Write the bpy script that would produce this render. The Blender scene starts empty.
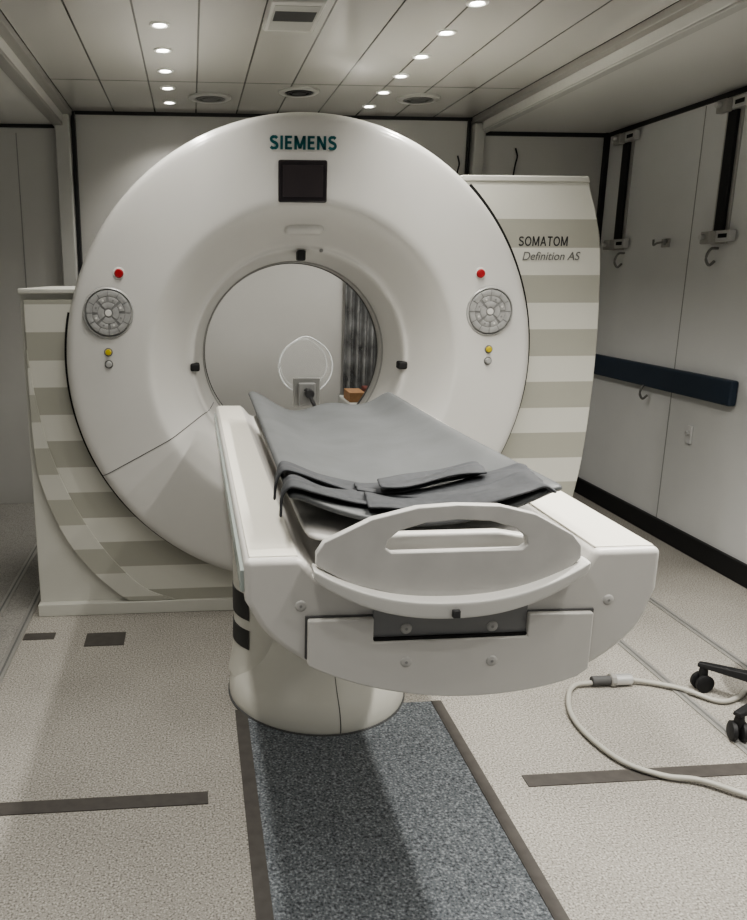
import bpy, bmesh, math, random
from mathutils import Vector, Matrix, Euler
random.seed(4)
C=bpy.context.scene.collection
# ---------------------------------------------------------------- materials
def mat(name,col,rough=.5,metal=0,spec=.5,noise=0,nscale=40,bump=0,emit=0,alpha=1,trans=0,coat=0):
    m=bpy.data.materials.new(name);m.use_nodes=True
    nt=m.node_tree;b=nt.nodes["Principled BSDF"]
    b.inputs["Base Color"].default_value=(*col,1);b.inputs["Roughness"].default_value=rough
    b.inputs["Metallic"].default_value=metal;b.inputs["Specular IOR Level"].default_value=spec
    b.inputs["Coat Weight"].default_value=coat;b.inputs["Coat Roughness"].default_value=.12
    if trans: b.inputs["Transmission Weight"].default_value=trans
    if alpha<1: b.inputs["Alpha"].default_value=alpha
    if emit:
        b.inputs["Emission Color"].default_value=(*col,1);b.inputs["Emission Strength"].default_value=emit
    if noise or bump:
        g=nt.nodes.new("ShaderNodeNewGeometry");n=nt.nodes.new("ShaderNodeTexNoise")
        n.inputs["Scale"].default_value=nscale;n.inputs["Detail"].default_value=4
        nt.links.new(g.outputs["Position"],n.inputs["Vector"])
        if noise:
            r=nt.nodes.new("ShaderNodeMapRange");r.inputs[1].default_value=.3;r.inputs[2].default_value=.7
            r.inputs[3].default_value=1-noise;r.inputs[4].default_value=1+noise
            nt.links.new(n.outputs["Fac"],r.inputs[0])
            x=nt.nodes.new("ShaderNodeVectorMath");x.operation='SCALE';x.inputs[0].default_value=col
            nt.links.new(r.outputs[0],x.inputs["Scale"]);nt.links.new(x.outputs[0],b.inputs["Base Color"])
        if bump:
            bp=nt.nodes.new("ShaderNodeBump");bp.inputs["Strength"].default_value=bump;bp.inputs["Distance"].default_value=.004
            nt.links.new(n.outputs["Fac"],bp.inputs["Height"]);nt.links.new(bp.outputs[0],b.inputs["Normal"])
    return m
def stripes(name,ca,cb,centre,period,width,axis=2,top=9,rough=.4):
    m=mat(name,ca,rough);nt=m.node_tree;b=nt.nodes["Principled BSDF"]
    g=nt.nodes.new("ShaderNodeNewGeometry");s=nt.nodes.new("ShaderNodeSeparateXYZ")
    nt.links.new(g.outputs["Position"],s.inputs[0])
    def M(op,a,v):
        n=nt.nodes.new("ShaderNodeMath");n.operation=op
        nt.links.new(a,n.inputs[0])
        if hasattr(v,"node"): nt.links.new(v,n.inputs[1])
        else: n.inputs[1].default_value=v
        return n.outputs[0]
    z=s.outputs[axis]
    t=M('ADD',z,-centre+period*20+width/2);t=M('MODULO',t,period);t=M('LESS_THAN',t,width)
    k=M('LESS_THAN',z,top);t=M('MULTIPLY',t,k)
    mx=nt.nodes.new("ShaderNodeMix");mx.data_type='RGBA'
    mx.inputs[6].default_value=(*ca,1);mx.inputs[7].default_value=(*cb,1)
    nt.links.new(t,mx.inputs[0]);nt.links.new(mx.outputs[2],b.inputs["Base Color"])
    return m
def speckle(name,base,dark,light,scale,rough=.6):
    m=mat(name,base,rough);nt=m.node_tree;b=nt.nodes["Principled BSDF"]
    g=nt.nodes.new("ShaderNodeNewGeometry")
    n=nt.nodes.new("ShaderNodeTexNoise");n.inputs["Scale"].default_value=scale;n.inputs["Detail"].default_value=2
    nt.links.new(g.outputs["Position"],n.inputs["Vector"])
    r=nt.nodes.new("ShaderNodeValToRGB");e=r.color_ramp.elements
    e[0].position=.36;e[0].color=(*dark,1);e[1].position=.64;e[1].color=(*light,1)
    k=e.new(.45);k.color=(*base,1);k=e.new(.56);k.color=(*base,1)
    nt.links.new(n.outputs["Fac"],r.inputs[0])
    n2=nt.nodes.new("ShaderNodeTexNoise");n2.inputs["Scale"].default_value=1.7;n2.inputs["Detail"].default_value=5
    nt.links.new(g.outputs["Position"],n2.inputs["Vector"])
    mr=nt.nodes.new("ShaderNodeMapRange");mr.inputs[1].default_value=.3;mr.inputs[2].default_value=.7;mr.inputs[3].default_value=.86;mr.inputs[4].default_value=1.08
    nt.links.new(n2.outputs["Fac"],mr.inputs[0])
    x=nt.nodes.new("ShaderNodeVectorMath");x.operation='SCALE'
    nt.links.new(r.outputs[0],x.inputs[0]);nt.links.new(mr.outputs[0],x.inputs["Scale"])
    nt.links.new(x.outputs[0],b.inputs["Base Color"])
    return m
M_white=mat("cover_plastic",(.60,.592,.567),.28,noise=.02,nscale=3,coat=.35)
M_cream=mat("housing_plastic",(.53,.525,.48),.45,noise=.02,nscale=4)
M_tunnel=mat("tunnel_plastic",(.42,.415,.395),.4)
M_table=mat("table_plastic",(.62,.605,.575),.38)
M_rail=mat("table_rail_plastic",(.76,.735,.66),.42)
M_cradle=mat("cradle_plastic",(.52,.51,.49),.42,noise=.06,nscale=14)
M_band=mat("band_plastic",(.66,.65,.62),.38)
M_ped=mat("pedestal_plastic",(.60,.59,.535),.4)
M_black=mat("black_rubber",(.012,.012,.013),.6)
M_dark=mat("dark_rubber",(.035,.035,.034),.6)
M_gap=mat("gap_black",(.01,.01,.01),.8)
M_screen=mat("screen_glass",(.02,.016,.018),.2,spec=.6)
M_screen2=mat("screen_face",(.035,.028,.03),.3)
M_grey=mat("keypad_grey",(.27,.27,.265),.45)
M_grey2=mat("key_grey",(.41,.41,.40),.32,metal=.25,noise=.08,nscale=60)
M_red=mat("red_button",(.36,.015,.02),.4)
M_yel=mat("yellow_button",(.50,.40,.03),.4)
M_steel=mat("brushed_steel",(.62,.62,.61),.35,metal=.55)
M_metal=mat("grey_metal",(.26,.26,.25),.35,metal=.6)
M_alu=mat("aluminium",(.42,.41,.39),.45,metal=.5)
M_mat=mat("mattress_vinyl",(.095,.100,.103),.5,noise=.12,nscale=9,bump=.2)
M_strap=mat("strap_fabric",(.048,.051,.056),.7,noise=.15,nscale=60,bump=.2)
M_teal=mat("teal_print",(.0,.085,.095),.5)
M_ink=mat("dark_print",(.045,.045,.047),.5)
M_inkg=mat("grey_print",(.16,.16,.155),.5)
M_line=mat("seam_line",(.10,.10,.10),.7)
M_soft=mat("soft_seam",(.30,.30,.29),.6)
M_navy=mat("navy_bumper",(.026,.042,.068),.5)
M_cable=mat("cable_rubber",(.42,.41,.37),.5)
M_clear=mat("clear_acrylic",(.80,.82,.82),.05,alpha=.06)
M_clear2=mat("clear_rim",(.70,.72,.72),.15,alpha=.7)
M_led=mat("led_glow",(1,.97,.9),.5,emit=16)
M_ltrim=mat("light_trim",(.7,.7,.68),.35)
M_dstrip=mat("dark_floor_tape",(.075,.068,.062),.6,noise=.15,nscale=30)
M_floor=speckle("floor_vinyl",(.34,.322,.29),(.155,.145,.13),(.52,.50,.455),175)
M_floor2=speckle("floor_vinyl_grey",(.29,.28,.26),(.18,.175,.165),(.38,.37,.345),170)
M_run=speckle("runner_vinyl",(.148,.163,.178),(.055,.063,.073),(.30,.323,.34),140,.7)
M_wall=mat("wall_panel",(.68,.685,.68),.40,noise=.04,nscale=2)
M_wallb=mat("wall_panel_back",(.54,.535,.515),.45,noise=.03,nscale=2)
M_trim=mat("dark_trim",(.02,.02,.022),.5)
M_post=mat("post_paint",(.46,.46,.44),.4)
M_soff=mat("soffit_paint",(.62,.615,.59),.4)
M_ceil=stripes("ceiling_planks",(.50,.49,.465),(.06,.056,.05),.05,.25,.008,axis=0,rough=.10)
M_ceil.node_tree.nodes["Principled BSDF"].inputs["Specular IOR Level"].default_value=.9
M_sl=stripes("striped_housing",(.59,.585,.53),(.37,.365,.315),1.677,.232,.118,top=1.76)
M_sl2=stripes("striped_band",(.56,.555,.505),(.39,.385,.335),1.677-.030,.232,.118,top=1.76)
M_card=mat("cardboard",(.33,.19,.10),.8,noise=.1)
M_curt=mat("plastic_curtain",(.28,.285,.285),.2,alpha=.7,noise=.5,nscale=9,bump=.8)
M_glass=mat("edge_glass",(.42,.47,.45),.2)
M_recess=mat("recess_metal_shaded",(.25,.25,.25),.35)  # grey metal, darkened to paint in the shade of a deeper recess
# ---------------------------------------------------------------- builders
def link(name,me,m,parent=None,smooth=None,bev=0,seg=3,centre=True):
    if centre and len(me.vertices):
        vs=[v.co.copy() for v in me.vertices]
        lo=Vector((min(v[i] for v in vs) for i in range(3)));hi=Vector((max(v[i] for v in vs) for i in range(3)))
        c=(lo+hi)/2;me.transform(Matrix.Translation(-c))
    else: c=Vector((0,0,0))
    o=bpy.data.objects.new(name,me);C.objects.link(o);o.location=c
    if m: me.materials.append(m)
    if bev:
        b=o.modifiers.new("bevel",'BEVEL');b.width=bev;b.segments=seg;b.limit_method='ANGLE';b.angle_limit=math.radians(35)
        smooth=35 if smooth is None else smooth
    if smooth is not None:
        me.polygons.foreach_set("use_smooth",[True]*len(me.polygons))
        me.set_sharp_from_angle(angle=math.radians(smooth))
        if bev:
            w=o.modifiers.new("wn",'WEIGHTED_NORMAL');w.keep_sharp=False
    if parent is not None: adopt(o,parent)
    return o
def adopt(o,p):
    o.parent=p;o.matrix_parent_inverse=Matrix.Translation(-p.location)
def empty(name,loc,label,cat,group=None):
    o=bpy.data.objects.new(name,None);C.objects.link(o);o.location=loc;o.empty_display_size=.05
    tag(o,label,cat,group);return o
def tag(o,label,cat,group=None):
    o["label"]=label;o["category"]=cat
    if group:o["group"]=group
def struct(o): o["kind"]="structure";return o
def fin(bm,name):
    bmesh.ops.recalc_face_normals(bm,faces=bm.faces)
    me=bpy.data.meshes.new(name);bm.to_mesh(me);bm.free();return me
def box(name,x0,x1,y0,y1,z0,z1,m,parent=None,bev=0,seg=3):
    bm=bmesh.new();bmesh.ops.create_cube(bm,size=1)
    for v in bm.verts: v.co=Vector((x0+(v.co.x+.5)*(x1-x0),y0+(v.co.y+.5)*(y1-y0),z0+(v.co.z+.5)*(z1-z0)))
    return link(name,fin(bm,name),m,parent,bev=bev,seg=seg)
def prism(name,pts,a0,a1,m,parent=None,axis='y',bev=0,smooth=None,seg=3):
    def P(p,a): return {'y':(p[0],a,p[1]),'z':(p[0],p[1],a),'x':(a,p[0],p[1])}[axis]
    bm=bmesh.new();A=[bm.verts.new(P(p,a0)) for p in pts];B=[bm.verts.new(P(p,a1)) for p in pts];n=len(pts)
    bm.faces.new(A);bm.faces.new(B[::-1])
    for i in range(n): bm.faces.new((A[i],B[i],B[(i+1)%n],A[(i+1)%n]))
    return link(name,fin(bm,name),m,parent,bev=bev,smooth=smooth,seg=seg)
def lathe(name,prof,c,m,parent=None,axis='y',seg=96,closed=False,smooth=40,arc=None):
    bm=bmesh.new();rows=[]
    full=arc is None;a0,a1=(0,2*math.pi) if full else arc
    N=seg if full else seg+1
    for r,a in prof:
        if r<1e-6:
            rows.append([bm.verts.new(place(c,axis,0,0,a))]*N);continue
        rows.append([bm.verts.new(place(c,axis,r*math.cos(a0+(a1-a0)*i/seg),r*math.sin(a0+(a1-a0)*i/seg),a)) for i in range(N)])
    R=len(rows)
    for j in range(R if closed else R-1):
        p,q=rows[j],rows[(j+1)%R]
        for i in range(N if full else N-1):
            k=(i+1)%N
            vs=[]
            for v in (p[i],p[k],q[k],q[i]):
                if v not in vs: vs.append(v)
            if len(vs)>2:
                try:bm.faces.new(vs)
                except ValueError:pass
    return link(name,fin(bm,name),m,parent,smooth=smooth)
def place(c,axis,u,v,a):
    if axis=='y': return (c[0]+u,c[1]+a,c[2]+v)
    if axis=='x': return (c[0]+a,c[1]+u,c[2]+v)
    return (c[0]+u,c[1]+v,c[2]+a)
def cyl(name,c,r,a0,a1,m,parent=None,axis='y',seg=32,ch=.0):
    ch=ch or min(r,abs(a1-a0))*.15
    s=1 if a1>a0 else -1
    return lathe(name,[(0,a0),(r-ch,a0),(r,a0+s*ch),(r,a1-s*ch),(r-ch,a1),(0,a1)],c,m,parent,axis,seg)
def catmull(pts,n=8):
    P=[Vector(p) for p in pts];P=[2*P[0]-P[1]]+P+[2*P[-1]-P[-2]];out=[]
    for i in range(1,len(P)-2):
        for k in range(n):
            t=k/n;a,b,c,d=P[i-1:i+3]
            out.append(.5*((2*b)+(c-a)*t+(2*a-5*b+4*c-d)*t*t+(3*b-a-3*c+d)*t**3))
    out.append(P[-2]);return out
def tube(name,pts,r,m,parent=None,seg=10,n=8,smoothpath=True):
    path=catmull(pts,n) if smoothpath else [Vector(p) for p in pts]
    bm=bmesh.new();rings=[];up=Vector((0,0,1))
    for i,p in enumerate(path):
        t=(path[min(i+1,len(path)-1)]-path[max(i-1,0)]).normalized()
        s=t.cross(up)
        if s.length<.05: s=t.cross(Vector((0,1,0)))
        s.normalize();u=s.cross(t)
        rings.append([bm.verts.new(p+r*(math.cos(a)*s+math.sin(a)*u)) for a in [2*math.pi*k/seg for k in range(seg)]])
    for a,b in zip(rings,rings[1:]):
        for k in range(seg): bm.faces.new((a[k],a[(k+1)%seg],b[(k+1)%seg],b[k]))
    bm.faces.new(rings[0]);bm.faces.new(rings[-1][::-1])
    return link(name,fin(bm,name),m,parent,smooth=50)
def ribbon(name,rows,th,m,parent=None,sub=1,off=0):
    bm=bmesh.new();g=[[bm.verts.new(p) for p in r] for r in rows]
    for a,b in zip(g,g[1:]):
        for i in range(len(a)-1): bm.faces.new((a[i],a[i+1],b[i+1],b[i]))
    o=link(name,fin(bm,name),m,parent,smooth=180)
    s=o.modifiers.new("s",'SOLIDIFY');s.thickness=th;s.offset=off
    if sub:
        d=o.modifiers.new("d",'SUBSURF');d.levels=sub;d.render_levels=sub
    return o
def text(name,s,loc,size,m,parent,width=None,rot=(math.pi/2,0,0),shear=0,space=1):
    cu=bpy.data.curves.new(name,'FONT');cu.body=s;cu.size=size;cu.align_x='CENTER';cu.align_y='CENTER'
    cu.extrude=.0008;cu.shear=shear;cu.space_character=space
    t=bpy.data.objects.new("t",cu);C.objects.link(t);bpy.context.view_layer.update()
    dg=bpy.context.evaluated_depsgraph_get();me=bpy.data.meshes.new_from_object(t.evaluated_get(dg))
    bpy.data.objects.remove(t)
    xs=[v.co.x for v in me.vertices]
    k=(width/(max(xs)-min(xs))) if width else 1
    me.transform(Matrix.Diagonal((k,1,1,1)))
    me.transform(Matrix.Translation(loc)@Euler(rot).to_matrix().to_4x4())
    me.materials.clear()
    return link(name,me,m,parent)
def bold_letters(name,word,x0,y,z0,h,total,m,parent,t=.10,gap=.17):
    Sx=[(p.x,p.y) for p in catmull([(.60,.80,0),(.52,.885,0),(.36,.915,0),(.17,.87,0),(.10,.73,0),(.19,.60,0),(.36,.52,0),(.54,.43,0),(.62,.28,0),(.54,.13,0),(.34,.085,0),(.17,.11,0),(.07,.20,0)],5)]
    Ox=[(.44+.36*math.sin(a*math.pi/14),.5+.43*math.cos(a*math.pi/14)) for a in range(29)]
    L={'S':(.70,[Sx]),'I':(.20,[[(.10,0),(.10,1)]]),'O':(.88,[Ox]),
       'A':(.82,[[(.08,0),(.41,.97)],[(.74,0),(.41,.97)],[(.18,.33),(.64,.33)]]),
       'T':(.70,[[(.35,0),(.35,1)],[(.03,.93),(.67,.93)]]),
       'E':(.60,[[(.10,0),(.10,1)],[(.10,.915),(.58,.915)],[(.10,.51),(.54,.51)],[(.10,.085),(.59,.085)]]),
       'M':(.94,[[(.10,0),(.10,1)],[(.84,0),(.84,1)],[(.12,.96),(.47,.08)],[(.82,.96),(.47,.08)]]),
       'N':(.76,[[(.10,0),(.10,1)],[(.66,0),(.66,1)],[(.12,.95),(.64,.05)]])}
    W=sum(L[c][0] for c in word)+gap*(len(word)-1);k=total/W
    bm=bmesh.new();cx=0
    for ch in word:
        w,strokes=L[ch]
        for st in strokes:
            L_=[];R_=[]
            for i,p in enumerate(st):
                a=Vector(st[max(i-1,0)]);b=Vector(st[min(i+1,len(st)-1)]);d=(b-a).normalized();nn=Vector((-d.y,d.x))*t
                if abs(d.y)<.1: nn=nn*.85
                for lst,s in ((L_,1),(R_,-1)):
                    q=Vector(p)+nn*s
                    q.y=min(1,max(0,q.y)) if ch not in 'SO' else q.y
                    lst.append(bm.verts.new((x0+(cx+q.x)*k,y,z0+q.y*h)))
            for i in range(len(st)-1): bm.faces.new((L_[i],L_[i+1],R_[i+1],R_[i]))
        cx+=w+gap
    for f_ in bm.faces:
        f_.normal_update()
        if f_.normal.y>0: f_.normal_flip()
    me=bpy.data.meshes.new(name);bm.to_mesh(me);bm.free()
    return link(name,me,m,parent)
# ---------------------------------------------------------------- camera
f=780.;CX=260.;H=1.5
th=math.atan(184/f);ps=math.atan(69*math.cos(th)/f)
c=bpy.data.cameras.new("camera");co=bpy.data.objects.new("camera",c);C.objects.link(co)
co.location=(0,0,H);co.rotation_euler=(math.pi/2-th,0,-ps)
c.sensor_fit='HORIZONTAL';c.sensor_width=36;c.lens=36*f/747;c.shift_x=(373.5-CX)/747;c.clip_start=.02
bpy.context.scene.camera=co
# ---------------------------------------------------------------- room
LX,RX,BY,FY,CZ,SZ=-1.7,2.72,5.2,-1.0,2.48,2.40
struct(box("floor",LX,RX,FY,BY,-.05,0,M_floor))
struct(box("floor_slide_out",LX,-.78,FY,BY,0,.002,M_floor2))
struct(box("ceiling",-.75,1.85,FY,BY,CZ,CZ+.05,M_ceil))
struct(box("ceiling_soffit_right",1.85,RX,FY,BY,SZ,CZ+.05,M_soff,bev=.006))
struct(box("ceiling_soffit_left",LX,-.75,FY,BY,SZ,CZ+.05,M_soff,bev=.006))
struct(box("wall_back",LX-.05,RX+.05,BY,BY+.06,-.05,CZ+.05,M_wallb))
struct(box("wall_right",RX,RX+.06,FY,BY,-.05,CZ+.05,M_wall))
struct(box("wall_left",LX-.06,LX,FY,BY,-.05,CZ+.05,M_wall))
n=0
def trim(x0,x1,y0,y1,z0,z1,m,bev=0):
    global n;n+=1
    return struct(box("trim_%d"%n,x0,x1,y0,y1,z0,z1,m,bev=bev))
trim(1.80,1.85,FY,BY,2.445,CZ,M_alu,.004)
trim(1.85,1.90,FY,BY,SZ-.012,SZ,M_post,.004)
trim(-.75,-.70,FY,BY,2.445,CZ,M_alu,.004)
trim(-.81,-.75,FY,BY,SZ-.02,SZ,M_alu,.004)
trim(RX-.012,RX,FY,BY,SZ-.025,SZ,M_trim)
trim(1.9,RX,BY-.012,BY,SZ-.025,SZ,M_trim)
trim(LX,-.80,BY-.012,BY,SZ-.02,SZ,M_trim)
trim(RX-.03,RX,BY-.03,BY,0,SZ,M_trim)
trim(-.69,1.8,BY-.01,BY,CZ-.02,CZ,M_trim)
for y in (4.40,2.2): trim(-.70,1.80,y,y+.006,CZ-.001,CZ,M_line)
trim(-.80,-.71,BY-.10,BY,0,SZ+.06,M_post,.01)
trim(-.705,-.685,BY-.05,BY,0,CZ-.01,M_trim)
trim(1.80,1.87,BY-.08,BY,0,SZ+.04,M_post,.01)
trim(1.775,1.79,BY-.03,BY,0,CZ-.01,M_trim)
for x in (-1.05,): trim(x,x+.006,BY-.003,BY,.05,SZ-.05,M_soft)
for y in (1.4,2.6,4.2): trim(RX-.002,RX,y,y+.005,.1,SZ-.03,M_soft)
struct(box("baseboard_right",RX-.025,RX,FY,BY,0,.11,M_black,bev=.005))
struct(box("baseboard_back",-.7,RX-.03,BY-.025,BY,0,.09,M_black,bev=.005))
for x in (-.78,-.92,1.75,2.13):
    trim(x,x+.035,FY,BY-.03,0,.006,M_alu,.002)
    trim(x+.013,x+.021,FY,BY-.04,.0055,.0072,M_inkg)
trim(-.745,.02,1.99,2.045,0,.003,M_dstrip)
trim(.985,1.748,1.985,2.04,0,.003,M_dstrip)
trim(1.79,2.12,1.985,2.04,0,.003,M_dstrip)
trim(-.74,-.61,3.11,3.17,0,.003,M_dstrip)
trim(-.475,-.31,3.03,3.15,0,.003,M_dstrip)
rn=empty("floor_runner",(.495,1,0),"blue-grey speckled vinyl runner with dark edge strips under the table","floor runner")
box("runner_surface",.165,.835,FY+.2,2.48,0,.005,M_run,rn)
box("edge_strip",.125,.167,FY+.2,2.48,0,.007,M_dstrip,rn)
box("edge_strip",.833,.87,FY+.2,2.48,0,.007,M_dstrip,rn)
# ---------------------------------------------------------------- scanner
GX,GZ=.468,1.145
S=empty("ct_scanner",(GX,3.7,0),"large white ring-shaped computed tomography scanner with striped side housings","medical scanner")
outerp=catmull([(.975,.06,0),(.988,.02,0),(.991,-.03,0),(.988,-.060,0),(.978,-.085,0),(.962,-.098,0),(.94,-.104,0),(.90,-.109,0),(.80,-.118,0),(.72,-.124,0),(.67,-.127,0)],3)
innerp=catmull([(.67,-.127,0),(.650,-.125,0),(.630,-.114,0),(.59,-.076,0),(.55,-.034,0),(.51,.008,0),(.492,.026,0),(.480,.034,0)],3)
lipp=catmull([(.474,.034,0),(.465,.038,0),(.456,.056,0),(.448,.090,0),(.438,.14,0),(.428,.20,0),(.420,.26,0)],3)
prof=[(p.x,p.y) for p in outerp[:-1]]+[(p.x,p.y) for p in innerp]+[(p.x,p.y) for p in lipp]
fc=lathe("front_cover",prof,(GX,3.36,GZ),M_white,S,seg=180,smooth=80)
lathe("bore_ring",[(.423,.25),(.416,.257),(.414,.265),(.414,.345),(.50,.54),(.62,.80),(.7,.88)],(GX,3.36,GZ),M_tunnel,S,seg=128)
lathe("bore_seal",[(.4225,.250),(.418,.252),(.415,.256)],(GX,3.36,GZ),M_soft,S,seg=128)
lathe("bore_inner_rim",[(.415,.332),(.410,.336),(.410,.348),(.416,.352)],(GX,3.36,GZ),M_line,S,seg=128)
lathe("outer_shell",[(.93,.0),(.98,.01),(.99,.03),(.99,.78),(.95,.88),(.7,.88)],(GX,3.36,GZ),M_cream,S,seg=128)
lathe("shadow_gap",[(.97,-.01),(1.004,-.012),(1.004,.02),(.97,.03)],(GX,3.36,GZ),M_gap,S,seg=160,arc=(math.radians(-192),math.radians(-90)))
lathe("shadow_gap",[(.97,-.0105),(1.016,-.0105),(1.016,-.0095)],(GX,3.36,GZ),M_gap,S,seg=160,arc=(math.radians(-90),math.radians(46)))
def arcpts(a0,a1,r,k=24): return [(GX+r*math.cos(math.radians(a0+(a1-a0)*i/k)),GZ+r*math.sin(math.radians(a0+(a1-a0)*i/k))) for i in range(k+1)]
r=.93
aL=180-math.degrees(math.asin((1.436-GZ)/r))
left=[(-.71,0),(-.71,1.425),(-.70,1.436)]+arcpts(aL,270,r)+[(GX,0)]
prism("side_housing",left,3.372,4.2,M_cream,S,bev=.006)
lc=[tuple(p[:2]) for p in catmull([(-.692,1.0,0),(-.688,.80,0),(-.672,.64,0),(-.60,.42,0),(-.50,.25,0),(-.36,.10,0),(-.24,.02,0)],5)]
strip=[(-.692,1.405)]+lc+[(.44,.02)]+arcpts(268,aL+2,r)
prism("striped_panel",strip,3.352,3.375,M_sl,S,bev=.004)
li=[tuple(p[:2]) for p in catmull([(-.690,1.20,0),(-.665,.98,0),(-.615,.74,0),(-.53,.52,0),(-.41,.31,0),(-.25,.13,0),(-.10,.061,0)],5)]
prism("curved_band",[(-.692,1.19)]+lc[:-3]+[(-.30,.061)]+li[::-1],3.346,3.356,M_sl2,S,bev=.003)
prism("housing_top_lip",[(-.712,1.428),(-.712,1.45),(-.46,1.45),(-.46,1.428)],3.345,4.2,M_cream,S,bev=.006)
box("plinth",-.715,1.62,3.340,4.2,.0,.058,M_cream,S,bev=.004)
rc=[tuple(p[:2]) for p in catmull([(1.685,1.89,0),(1.735,1.75,0),(1.768,1.60,0),(1.79,1.27,0),(1.79,.95,0),(1.765,.6,0),(1.70,.3,0),(1.60,.06,0)],5)]
right=[(GX+.05,.02),(GX+.05,.21)]+arcpts(273,360+50,.93)+[(1.142,1.89)]+rc
prism("side_housing",right,3.352,4.2,M_sl,S,bev=.006)
prism("housing_top_lip",[(1.12,1.885),(1.13,1.91),(1.682,1.91),(1.692,1.885)],3.345,4.2,M_cream,S,bev=.006)
def surfY(rr):
    for (r0,a0),(r1,a1) in zip(prof,prof[1:]):
        if r1<=rr<=r0: return 3.36+a0+(a1-a0)*(r0-rr)/(r0-r1)
    return 3.36
for ang in (209,-29):
    a=math.radians(ang);rows=[]
    for i in range(60):
        rr=.985-(.985-.43)*i/59;y=surfY(rr)-.0012
        rows.append([(GX+rr*math.cos(a)-s*math.sin(a)*.0016,y,GZ+rr*math.sin(a)+s*math.cos(a)*.0016) for s in (-1,1)])
    ribbon("cover_seam",rows,.001,M_line,S,sub=0)
box("display_screen",GX-.117,GX+.078,surfY(.74)-.010,surfY(.74)+.02,1.785,1.945,M_screen,S,bev=.008)
box("display_face",GX-.10,GX+.061,surfY(.74)-.0115,surfY(.74),1.805,1.925,M_screen2,S)
bold_letters("brand_lettering","SIEMENS",GX-.150,surfY(.87)-.006,1.984,.051,.264,M_teal,S,t=.112,gap=.19)
def kid(o,k): o.parent=k;o.matrix_parent_inverse=Matrix.Translation(-k.location)
for sx in (-1,1):
    kx,kz=GX+sx*.79-.012,1.355;ky=surfY(.8)-.002
    k=lathe("keypad",[(.0,-.010),(.080,-.010),(.090,-.007),(.093,.004),(.093,.02)],(kx,ky,kz),M_grey,S,seg=48)
    lathe("keypad_rim",[(.092,.0),(.096,-.008),(.100,-.006),(.104,.004)],(kx,ky,kz),M_grey2,S,seg=48)
    def sector(r0,r1,a,da,m=M_grey2):
        o=lathe("key",[(r0,-.006),(r0,-.0125),(r0+.003,-.0135),(r1-.003,-.0135),(r1,-.0125),(r1,-.006)],(kx,ky,kz),m,None,seg=8,arc=(math.radians(a-da),math.radians(a+da)))
        kid(o,k)
    for i in range(12): sector(.066,.088,i*30+15,13.8)
    for i in range(8): sector(.044,.064,i*45+22.5,19 if i%2 else 15)
    for i in range(4): sector(.019,.042,i*90,38)
    for i in range(8):
        a=math.radians(i*45+22.5);o=cyl("key_symbol",(kx+.053*math.cos(a),ky-.0138,kz+.053*math.sin(a)),.0045,-.001,.001,M_grey if i%2 else M_band,None,seg=10);kid(o,k)
    o=cyl("key",(kx,ky-.012,kz),.013,-.003,.004,M_band,None,seg=18);kid(o,k)
    for nm,dz,m,rr in (("emergency_button",.155,M_red,.018),("start_button",-.158,M_yel,.013),("stop_button",-.207,M_grey2,.013)):
        x=kx+(-sx*.047 if dz>0 else sx*.008)
        rd=math.hypot(x-GX,kz+dz-GZ);y=surfY(rd)
        lathe(nm+"_collar",[(rr*1.0,-.004),(rr*1.3,-.003),(rr*1.45,.004)],(x,y,kz+dz),M_band if dz>0 else M_inkg,S,seg=24)
        lathe(nm,[(0,-.014),(rr*.8,-.013),(rr,-.008),(rr,.006)],(x,y,kz+dz),m,S,seg=24)
for ang,w,h,rr in ((180,.020,.017,.458),(0,.020,.017,.458),(90,.018,.022,.448)):
    a=math.radians(ang);x=GX+rr*math.cos(a);z=GZ+rr*math.sin(a)-(.030 if ang!=90 else .008);y=surfY(.475)
    box("laser_window",x-w,x+w,y-.014,y+.04,z-h,z+h,M_black,S,bev=.008)
cyl("camera_lens",(GX+.085,surfY(.48)-.002,GZ+.460),.008,-.006,.01,M_grey,S,seg=16)
box("moulded_notch",GX-.080,GX+.085,surfY(.565)-.001,surfY(.52)+.02,GZ+.522,GZ+.568,M_white,S,bev=.022,seg=6)
bold_letters("model_lettering","SOMATOM",1.398,3.3505,1.625,.040,.218,M_ink,S,t=.080,gap=.12)
text("model_lettering","Definition AS",(1.545,3.3505,1.582),.050,M_inkg,S,width=.256,shear=.2)
# ---------------------------------------------------------------- patient table
TX=.505
T=empty("patient_table",(TX,2.6,0),"white motorised patient table with long side rails on a rounded pedestal","patient table")
bot=[tuple(p[:2]) for p in catmull([(.092,.885,0),(.135,.815,0),(.215,.752,0),(.343,.700,0),(.50,.673,0),(.66,.679,0),(.79,.715,0),(.89,.795,0),(.927,.885,0)],5)]
out=[(.09,.972)]+bot+[(.927,.972),(.79,.972),(.765,.93),(.235,.93),(.20,.972)]
bd=prism("table_body",out,1.40,3.22,M_table,T,bev=.014,seg=5)
box("rail_top",.100,.196,1.415,3.212,.968,.9745,M_rail,T,bev=.0022)
box("rail_top",.794,.917,1.415,3.212,.968,.9745,M_rail,T,bev=.0022)
box("side_glass_edge",.0835,.092,1.42,3.2,.90,.945,M_glass,T,bev=.002)
b2=[p for p in bot if .213<p[0]<.79]
pan=[(.213,.850),(.213,.758)]+[(x,z+.001) for x,z in b2]+[(.79,.722),(.79,.845),(.655,.848),(.655,.800),(.343,.800),(.343,.850)]
prism("front_panel",pan,1.384,1.405,M_table,T,bev=.004)
prism("front_panel_gap",[(.209,.854),(.209,.765),(.30,.72),(.70,.70),(.794,.735),(.794,.849)],1.395,1.403,M_line,T)
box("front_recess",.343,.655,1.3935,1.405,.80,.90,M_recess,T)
box("recess_shadow_strip",.343,.655,1.388,1.3965,.800,.806,M_gap,T)
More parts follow.
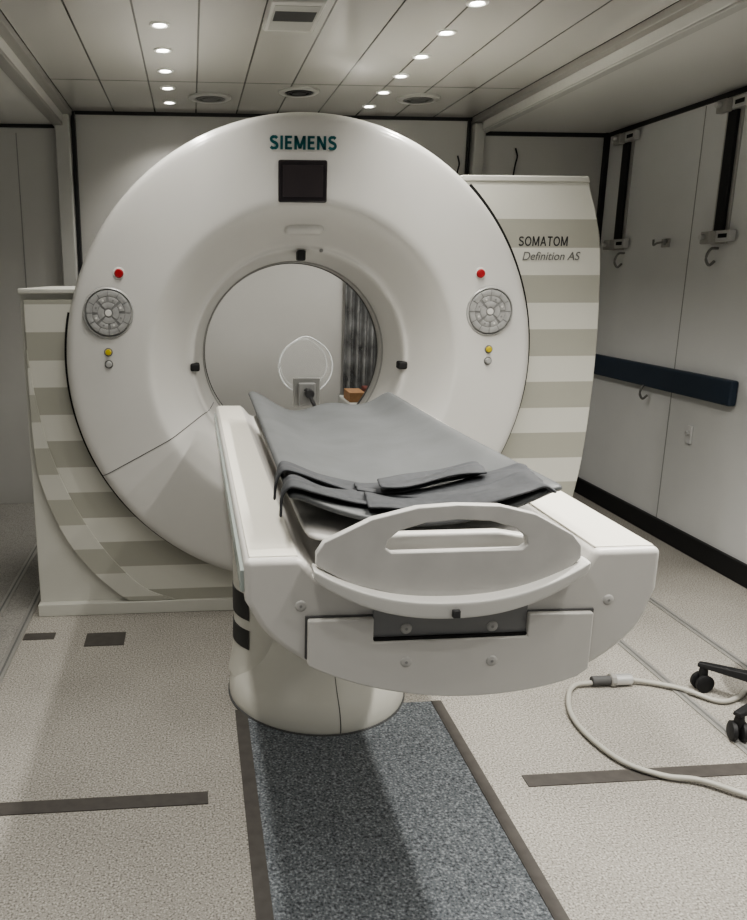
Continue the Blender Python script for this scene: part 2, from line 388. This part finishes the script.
for x,z,y in ((.20,.875,1.40),(.825,.865,1.40),(.41,.822,1.3935),(.585,.820,1.3935),(.41,.755,1.384),(.585,.75,1.384)):
    lathe("screw",[(0,-.003),(.008,-.003),(.011,-.001),(.012,.001)],(x,y,z),M_cradle,T,seg=20)
    cyl("screw_socket",(x,y-.003,z),.003,-.0006,.001,M_soft,T,seg=10)
PX,PY=.435,2.62
pp=[(p.x,p.y) for p in catmull([(.318,.0,0),(.323,.015,0),(.319,.05,0),(.302,.09,0),(.268,.135,0),(.235,.19,0),(.212,.26,0),(.202,.34,0),(.202,.45,0),(.212,.60,0),(.24,.72,0)],3)]
pd=lathe("pedestal",[(0,0)]+pp+[(0,.72)],(PX,PY,0),M_ped,T,axis='z',seg=72)
lathe("pedestal_skirt",[(.320,.0),(.327,.0),(.327,.008),(.320,.01)],(PX,PY,0),M_line,T,axis='z',seg=72)
rows=[];a=math.radians(-84)
for rr,z in pp[1:-1]: rows.append([(PX+(rr+.001)*math.cos(a+s*.004),PY+(rr+.001)*math.sin(a+s*.004),z) for s in (-1,1)])
ribbon("pedestal_seam",rows,.001,M_line,T,sub=0)
cc=(.30,2.66)
cp=[(p.x,p.y) for p in catmull([(.175,.80,0),(.172,.60,0),(.169,.45,0),(.167,.32,0),(.168,.22,0),(.176,.14,0),(.188,.08,0)],4)]
lathe("column_cover",cp,(cc[0],cc[1],0),M_ped,T,axis='z',seg=40,arc=(math.radians(120),math.radians(285)))
def crad(z):
    for (r0,z0),(r1,z1) in zip(cp,cp[1:]):
        if z1<=z<=z0: return r0+(r1-r0)*(z0-z)/(z0-z1)
    return .17
for z0,z1 in ((.315,.41),(.205,.275)):
    lathe("rubber_band",[(crad(z1)-.004,z1+.002),(crad(z1)+.003,z1),(crad((z0+z1)/2)+.004,(z0+z1)/2),(crad(z0)+.003,z0),(crad(z0)-.004,z0-.002)],(cc[0],cc[1],0),M_dark,T,axis='z',seg=24,arc=(math.radians(150),math.radians(225)))
rows=[]
for j in range(13):
    y=1.43+(2.84-1.43)*j/12;row=[]
    for i in range(13):
        u=-1+2*i/12;row.append((.475+u*.262,y,.972+.03*u*u))
    rows.append(row)
ribbon("cradle",rows,.018,M_cradle,T)
def Q(px,py): return (.242+(px-325)*.00198,1.080-(py-500)*.00196)
top=[(316,557),(316,544),(323,533),(368,511),(412,500.5),(450,498.5),(492,500.5),(528,510),(567,532),(576,543),(577,557)]
btm=[(555,578),(520,588),(460,594),(400,590),(350,577)]
outer=[Q(*p) for p in top]+[Q(*p) for p in btm]
def slotted(name,outer,inner,y0,y1,m,parent,bev):
    bm=bmesh.new()
    o=[bm.verts.new((p[0],y0,p[1])) for p in outer];i_=[bm.verts.new((p[0],y0,p[1])) for p in inner]
    es=[bm.edges.new((o[k],o[(k+1)%len(o)])) for k in range(len(o))]+[bm.edges.new((i_[k],i_[(k+1)%len(i_)])) for k in range(len(i_))]
    bmesh.ops.triangle_fill(bm,use_beauty=True,edges=es)
    g=bmesh.ops.extrude_face_region(bm,geom=bm.faces[:])
    for v in g["geom"]:
        if isinstance(v,bmesh.types.BMVert): v.co.y=y1
    return link(name,fin(bm,name),m,parent,bev=bev)
sl=[(382,541),(384,533),(394,524),(420,516),(452,513.5),(484,516),(509,524),(520,533),(522,541),(517,545.5),(388,545.5)]
inner=[Q(*p) for p in sl]
hp=slotted("handle_plate",outer,inner,1.366,1.386,M_cradle,T,.003)
bk=[Q(*p) for p in [(326,575),(326,544),(345,536),(400,533),(500,533),(545,541),(562,552),(560,575),(450,588),(350,577)]]
prism("end_block",bk,1.402,1.430,M_band,T,bev=.008)
lip_t=[];lip_b=[]
for i in range(41):
    u=-1+2*i/40;x=.484+u*.268
    zt=.967-.069*(1-abs(u)**2.3);w=.016+.017*(1-u*u)**.6
    lip_t.append((x,zt,1.348-.010*(1-u*u)));lip_b.append((x,zt-w,1.350-.010*(1-u*u)))
rows=[]
for (x,z,y),(x2,z2,y2) in zip(lip_t,lip_b):
    rows.append([(x,y+.050,z+.001),(x,y+.003,z+.001),(x,y,z-.001),(x,y,z-.003),(x2,y2,z2+.003),(x2,y2,z2+.001),(x2,y2+.003,z2),(x2,y2+.045,z2)])
ribbon("crescent_lip",rows,.003,M_band,T)
box("latch",.481,.495,1.329,1.339,.870,.885,M_ink,T,bev=.001)
# ---------------------------------------------------------------- mattress
def padz(x,y):
    u=(x-.47)/.27;v=(y-1.45)/(2.88-1.45)
    return 1.016+.064*u*u+.003*math.sin(6*v+2*u)+.016*max(0,v)**2*math.sin(6.0*u+.9)
rows=[]
for j in range(41):
    v=j/40;row=[]
    for i in range(29):
        s=-1+2*i/28;hw=.285-.018*v
        x=.468-.002*v+s*hw;y=1.456+.02*s*s*(1-v)+(2.85-1.456)*v+.018*math.sin(3*s+.5)*v
        z=padz(x,y)
        if abs(s)>.9: z-=.012*((abs(s)-.9)/.1)**2
        row.append((x,y,z))
    rows.append(row)
mt=ribbon("mattress",rows,.018,M_mat)
tag(mt,"dark grey vinyl mattress pad lying curved on the patient table","mattress")
G="folded restraint straps on the mattress"
def S1(path,w,label,th=.007,ph=0,amp=1,wdv=(.12,.99)):
    P=catmull([(a,b,l) for a,b,l in path],9);rows=[];N=len(P)
    for i,p in enumerate(P):
        wd=Vector((*wdv,0)).normalized();row=[]
        ww=w*(1+.06*math.sin(i*.23+ph))
        for k in range(9):
            s=-.5+k/8
            q=p+wd*ww*s+Vector((0,.010*math.sin(i*.17+ph),0))
            z=padz(max(.190,min(.740,q.x)),q.y)+.0145+p.z+amp*(.003*math.sin(i*.3+s*3+ph)+.003*math.sin(s*8+i*.1+ph)+.005)
            row.append((q.x,q.y,z))
        rows.append(row)
    o=ribbon("restraint_strap",rows,th,M_strap);tag(o,label,"strap",G)
S1([(.174,1.515,-.07),(.178,1.515,-.025),(.198,1.52,.0),(.26,1.525,.0),(.33,1.53,.001),(.39,1.53,.0)],.085,"dark grey fabric strap draped over the mattress edge",.006,ph=1)
S1([(.174,1.635,-.07),(.178,1.638,-.025),(.198,1.645,.0),(.28,1.635,.001),(.37,1.61,.002),(.46,1.60,.004),(.58,1.61,.005),(.66,1.61,.005),(.705,1.595,.001),(.728,1.585,-.010)],.080,"long dark grey strap running across the whole pad",.006,ph=2,amp=.8)
S1([(.35,1.520,.005),(.41,1.52,.006),(.50,1.52,.007),(.60,1.515,.008),(.67,1.51,.006),(.705,1.505,-.002),(.726,1.50,-.018)],.11,"wide dark grey strap lying flat across the pad",.007,ph=.5)
S1([(.345,1.605,.010),(.41,1.62,.011),(.50,1.645,.012),(.58,1.655,.014),(.625,1.65,.017),(.637,1.645,.024),(.620,1.64,.030),(.56,1.63,.031),(.47,1.61,.029),(.39,1.59,.027)],.075,"dark grey strap folded back into a soft stack",.006,ph=3,amp=.8)
# ---------------------------------------------------------------- head end fixture
HH=empty("phantom_holder",(.462,3.2,.975),"clear acrylic dome-shaped holder on a grey metal bracket","head holder")
def dome(R):
    pts=[]
    for i in range(48):
        a=2*math.pi*i/48;x=R*math.cos(a);z=R*math.sin(a)
        if z>0: z*=1+.10*math.exp(-(x/(.35*R))**2)
        pts.append((.462+x,1.138+z))
    return pts
prism("acrylic_drum",dome(.110),3.18,3.24,M_clear,HH,smooth=40)
d=dome(.111);tube("drum_rim",[(x,3.178,z) for x,z in d]+[(d[0][0],3.178,d[0][1])],.0032,M_clear2,HH,smoothpath=False,seg=8)
d=dome(.098);tube("drum_rim",[(x,3.24,z) for x,z in d]+[(d[0][0],3.24,d[0][1])],.0014,M_clear2,HH,smoothpath=False,seg=6)
box("bracket",.408,.519,3.15,3.17,.973,1.096,M_metal,HH,bev=.004)
box("bracket_clamp",.428,.498,3.13,3.155,.98,1.076,M_inkg,HH,bev=.006)
cyl("bracket_knob",(.470,3.13,1.035),.019,-.03,0,M_black,HH,seg=20)
tube("lever",[(.452,3.112,1.055),(.466,3.110,1.035),(.478,3.104,1.01),(.490,3.10,.985)],.008,M_black,HH)
# ---------------------------------------------------------------- behind the bore
K=empty("supply_cart",(1.15,4.85,0),"grey supply cart with boxes beside the rear wall","cart")
box("cart_body",.95,1.40,4.65,5.02,.06,.74,M_post,K,bev=.01)
for i,(x,y) in enumerate(((.99,4.69),(1.36,4.69),(.99,4.98),(1.36,4.98))): cyl("caster",(x,y,.03),.03,-.01,.01,M_black,K,axis='x')
b=box("cardboard_box",.96,1.06,4.70,4.90,.741,.80,M_card,bev=.003);tag(b,"small brown cardboard box on the supply cart","box")
b=box("storage_box",1.07,1.18,4.70,4.88,.741,.82,mat("box_red",(.16,.05,.04),.6),bev=.004);tag(b,"small dark red storage box on the supply cart","box")
rows=[]
for i in range(60):
    x=1.0+.42*i/59;y=5.13+.03*math.sin(i*.9);rows.append([(x,y,z) for z in (.2,.8,1.4,2.0,2.2)])
cu=ribbon("hanging_curtain",rows,.003,M_curt);tag(cu,"translucent plastic curtain hanging at the rear wall","curtain")
tube("curtain_rail",[(.97,5.13,2.21),(1.2,5.13,2.21),(1.45,5.13,2.21)],.012,M_steel,cu)
# ---------------------------------------------------------------- downlights
def downlight(x,y,en=12,rad=.035,z=CZ,g="recessed spotlights in two ceiling rows"):
    e=empty("downlight",(x,y,z),"small round recessed ceiling spotlight with white trim","ceiling light",g)
    lathe("trim_ring",[(.028,-.001),(.030,-.006),(.040,-.005),(.042,0)],(x,y,z),M_ltrim,e,axis='z',seg=28)
    lathe("bulb",[(0,-.004),(.023,-.003),(.025,.0)],(x,y,z),M_led,e,axis='z',seg=20)
    l=bpy.data.lights.new("spot",'SPOT');l.energy=en;l.spot_size=math.radians(125);l.spot_blend=.8;l.shadow_soft_size=rad;l.color=(1,.97,.91)
    lo=bpy.data.objects.new("spot_light",l);C.objects.link(lo);lo.location=(x,y,z-.02);adopt(lo,e)
for i in range(14):
    y=4.90-.36*i
    downlight(-.105,y,12 if y>1.2 else 6);downlight(1.07,y,16 if y>1.2 else 10)
downlight(1.62,1.75,115,.03)  # added key spot outside the two rows, unseen, strengthens the table's shadow
for y in (-.3,.5,1.2): downlight(2.25,y,27,.06,SZ,"added unseen spotlights in the side soffits")  # added out-of-view spots that brighten the right wall
for y in (.3,1.2): downlight(-1.2,y,17,.06,SZ,"added unseen spotlights in the side soffits")  # same kind of added, unseen spots for the left wall
def vent(x,y,r,m2):
    e=empty("ceiling_vent",(x,y,CZ),"round ceiling air vent with a dark slotted centre","air vent","round ceiling vents")
    lathe("vent_ring",[(r,0),(r,-.008),(r*.9,-.014),(r*.72,-.012),(r*.7,0)],(x,y,CZ),M_post,e,axis='z',seg=40)
    lathe("vent_core",[(0,-.016),(r*.35,-.016),(r*.38,-.006),(r*.5,-.006),(r*.52,-.014),(r*.62,-.014),(r*.66,-.004),(r*.72,-.004)],(x,y,CZ),m2,e,axis='z',seg=40)
vent(.126,4.745,.12,M_inkg);vent(.605,4.556,.11,M_trim);vent(1.30,4.67,.12,M_inkg)
e=empty("ceiling_sign_box",(.40,3.2,CZ),"white rectangular ceiling fixture with a dark label","ceiling fixture")
box("sign_body",.30,.495,3.0,3.34,2.43,CZ,M_soff,e,bev=.006)
box("sign_front",.32,.475,2.996,3.001,2.445,2.468,M_post,e)
box("sign_grille",.315,.480,3.03,3.31,2.4285,2.4305,M_post,e)
box("sign_label",.322,.473,3.09,3.20,2.4275,2.4295,M_ink,e)
# ---------------------------------------------------------------- right wall fittings
bmp=box("wall_bumper",RX-.045,RX,3.66,5.16,.86,.99,M_navy,bev=.012);tag(bmp,"dark navy horizontal rubber bumper rail on the white wall","bumper rail")
for y in (4.92,3.94):
    e=empty("wall_track",(RX,y,2.0),"black vertical wall strap rail with steel brackets at both ends","wall rail","vertical strap rails on the wall")
    box("rail_strap",RX-.03,RX-.012,y-.035,y+.035,1.70,2.36,M_black,e,bev=.004)
    box("rail_backing",RX-.012,RX,y-.05,y+.07,1.66,2.37,M_alu,e,bev=.003)
    for z in (1.70,2.33):
        box("bracket_plate",RX-.05,RX-.012,y-.12,y+.10,z-.030,z+.025,M_steel,e,bev=.004)
        box("bracket_slot",RX-.052,RX-.045,y-.105,y-.04,z-.012,z+.008,M_gap,e)
        box("bracket_latch",RX-.085,RX-.045,y-.02,y+.055,z-.040,z+.022,M_alu,e,bev=.006)
        cyl("bracket_knob",(RX-.085,y+.02,z-.005),.014,-.025,0,M_steel,e,axis='x',seg=16)
def hook(y,z,lab):
    h=tube("wall_hook",[(RX,y,z+.04),(RX-.04,y,z+.035),(RX-.06,y,z-.01),(RX-.04,y,z-.045),(RX-.012,y,z-.025)],.007,M_metal);tag(h,lab,"hook","steel coat hooks on the wall")
for y,z in ((4.86,1.60),(3.96,1.60),(4.42,.83)): hook(y,z,"small curved steel wall hook")
e=empty("double_hook",(RX,4.42,1.684),"small steel double hook on the wall","hook")
box("hook_plate",RX-.012,RX+.001,4.385,4.455,1.660,1.708,M_alu,e,bev=.003)
for s in (-1,1): tube("hook_arm",[(RX-.008,4.42+s*.012,1.69),(RX-.035,4.42+s*.035,1.685),(RX-.045,4.42+s*.055,1.675),(RX-.045,4.42+s*.060,1.705)],.006,M_metal,e)
e=empty("wall_latch",(RX,3.99,.648),"small white latch plate on the wall","latch")
box("latch_plate",RX-.012,RX,3.97,4.01,.60,.70,M_wall,e,bev=.003)
cyl("latch_knob",(RX-.012,3.99,.66),.012,-.02,0,M_steel,e,axis='x')
for x,z0 in ((2.10,2.30),(1.72,2.25)):
    t=tube("hanging_cable",[(x,5.19,z0),(x+.006,5.17,z0-.05),(x-.003,5.17,z0-.1),(x-.012,5.175,z0-.18)],.005,M_black);tag(t,"short black cable hanging on the rear wall","cable")
# ---------------------------------------------------------------- cable on the floor
e=empty("power_cable",(1.5,2.3,0),"long pale grey cable with metal connector lying looped on floor","cable")
tube("cable_cord",[(1.464,2.535,.018),(1.40,2.53,.014),(1.345,2.47,.0135),(1.29,2.34,.0135),(1.285,2.2,.0135),(1.325,2.06,.0135),(1.41,1.985,.0135),(1.505,1.95,.0165),(1.62,1.86,.0165),(1.8,1.78,.0135)],.009,M_cable,e)
tube("cable_cord",[(1.625,2.54,.02),(1.69,2.52,.016),(1.775,2.465,.018),(1.86,2.38,.0125),(1.95,2.40,.0125),(2.06,2.47,.0125),(2.3,2.52,.0125)],.009,M_cable,e)
cyl("connector",(0,2.538,.024),.021,1.545,1.62,M_steel,e,axis='x',seg=24)
cyl("connector_grip",(0,2.538,.024),.017,1.465,1.55,M_line,e,axis='x',seg=24)
cyl("connector_nut",(0,2.538,.024),.025,1.535,1.556,M_alu,e,axis='x',seg=8)
# ---------------------------------------------------------------- stool
SX,SY=2.035,2.26
e=empty("rolling_stool",(SX,SY,0),"black five-legged rolling stool with twin-wheel casters","stool")
lathe("seat",[(0,.60),(.14,.60),(.158,.615),(.162,.64),(.155,.67),(.13,.68),(0,.685)],(SX,SY,0),M_black,e,axis='z',seg=40)
lathe("column",[(0,.09),(.03,.09),(.03,.28),(.018,.29),(.018,.60),(0,.60)],(SX,SY,0),M_steel,e,axis='z',seg=24)
lathe("hub",[(0,.08),(.045,.08),(.05,.095),(.045,.14),(.032,.15),(0,.15)],(SX,SY,0),M_black,e,axis='z',seg=24)
a0=math.degrees(math.atan2(2.48-SY,1.86-SX))
for i in range(5):
    a=math.radians(a0+72*i);R=.28;d=Vector((math.cos(a),math.sin(a),0));n_=Vector((-d.y,d.x,0));b0=Vector((SX,SY,0))
    bm=bmesh.new();rr=[]
    for t,w,z0,z1 in ((.03,.024,.095,.135),(.15,.021,.098,.127),(.25,.018,.095,.115),(.30,.014,.093,.108)):
        rr.append([bm.verts.new(b0+d*t+n_*s*w+Vector((0,0,z))) for s,z in ((-1,z0),(1,z0),(.8,z1),(-.8,z1))])
    for p,q in zip(rr,rr[1:]):
        for k in range(4): bm.faces.new((p[k],p[(k+1)%4],q[(k+1)%4],q[k]))
    bm.faces.new(rr[0]);bm.faces.new(rr[-1][::-1])
    link("leg",fin(bm,"leg"),M_black,e,bev=.004)
    q=b0+d*R
    cst=lathe("caster",[(0,.05),(.012,.05),(.016,.07),(.013,.10),(0,.102)],(q.x,q.y,0),M_black,e,axis='z',seg=16)
    ca=a+.9;cd=Vector((math.cos(ca),math.sin(ca),0));cn=Vector((-cd.y,cd.x,0))
    for s in (-1,1):
        me=lathe("wheel",[(0,-.010),(.026,-.010),(.033,-.006),(.034,.006),(.028,.010),(0,.010)],(0,0,0),M_black,None,axis='x',seg=24)
        me.rotation_euler=(0,0,math.atan2(cn.y,cn.x));me.location=q+cn*s*.016+Vector((0,0,.034))
        me.parent=cst;me.matrix_parent_inverse=Matrix.Translation(-cst.location)
# ---------------------------------------------------------------- world
w=bpy.data.worlds.new("world");bpy.context.scene.world=w;w.use_nodes=True
bg=w.node_tree.nodes["Background"];bg.inputs[0].default_value=(.95,.97,1,1);bg.inputs[1].default_value=.10
vs=bpy.context.scene.view_settings
vs.view_transform='AgX';vs.look='AgX - Medium High Contrast';vs.exposure=.5
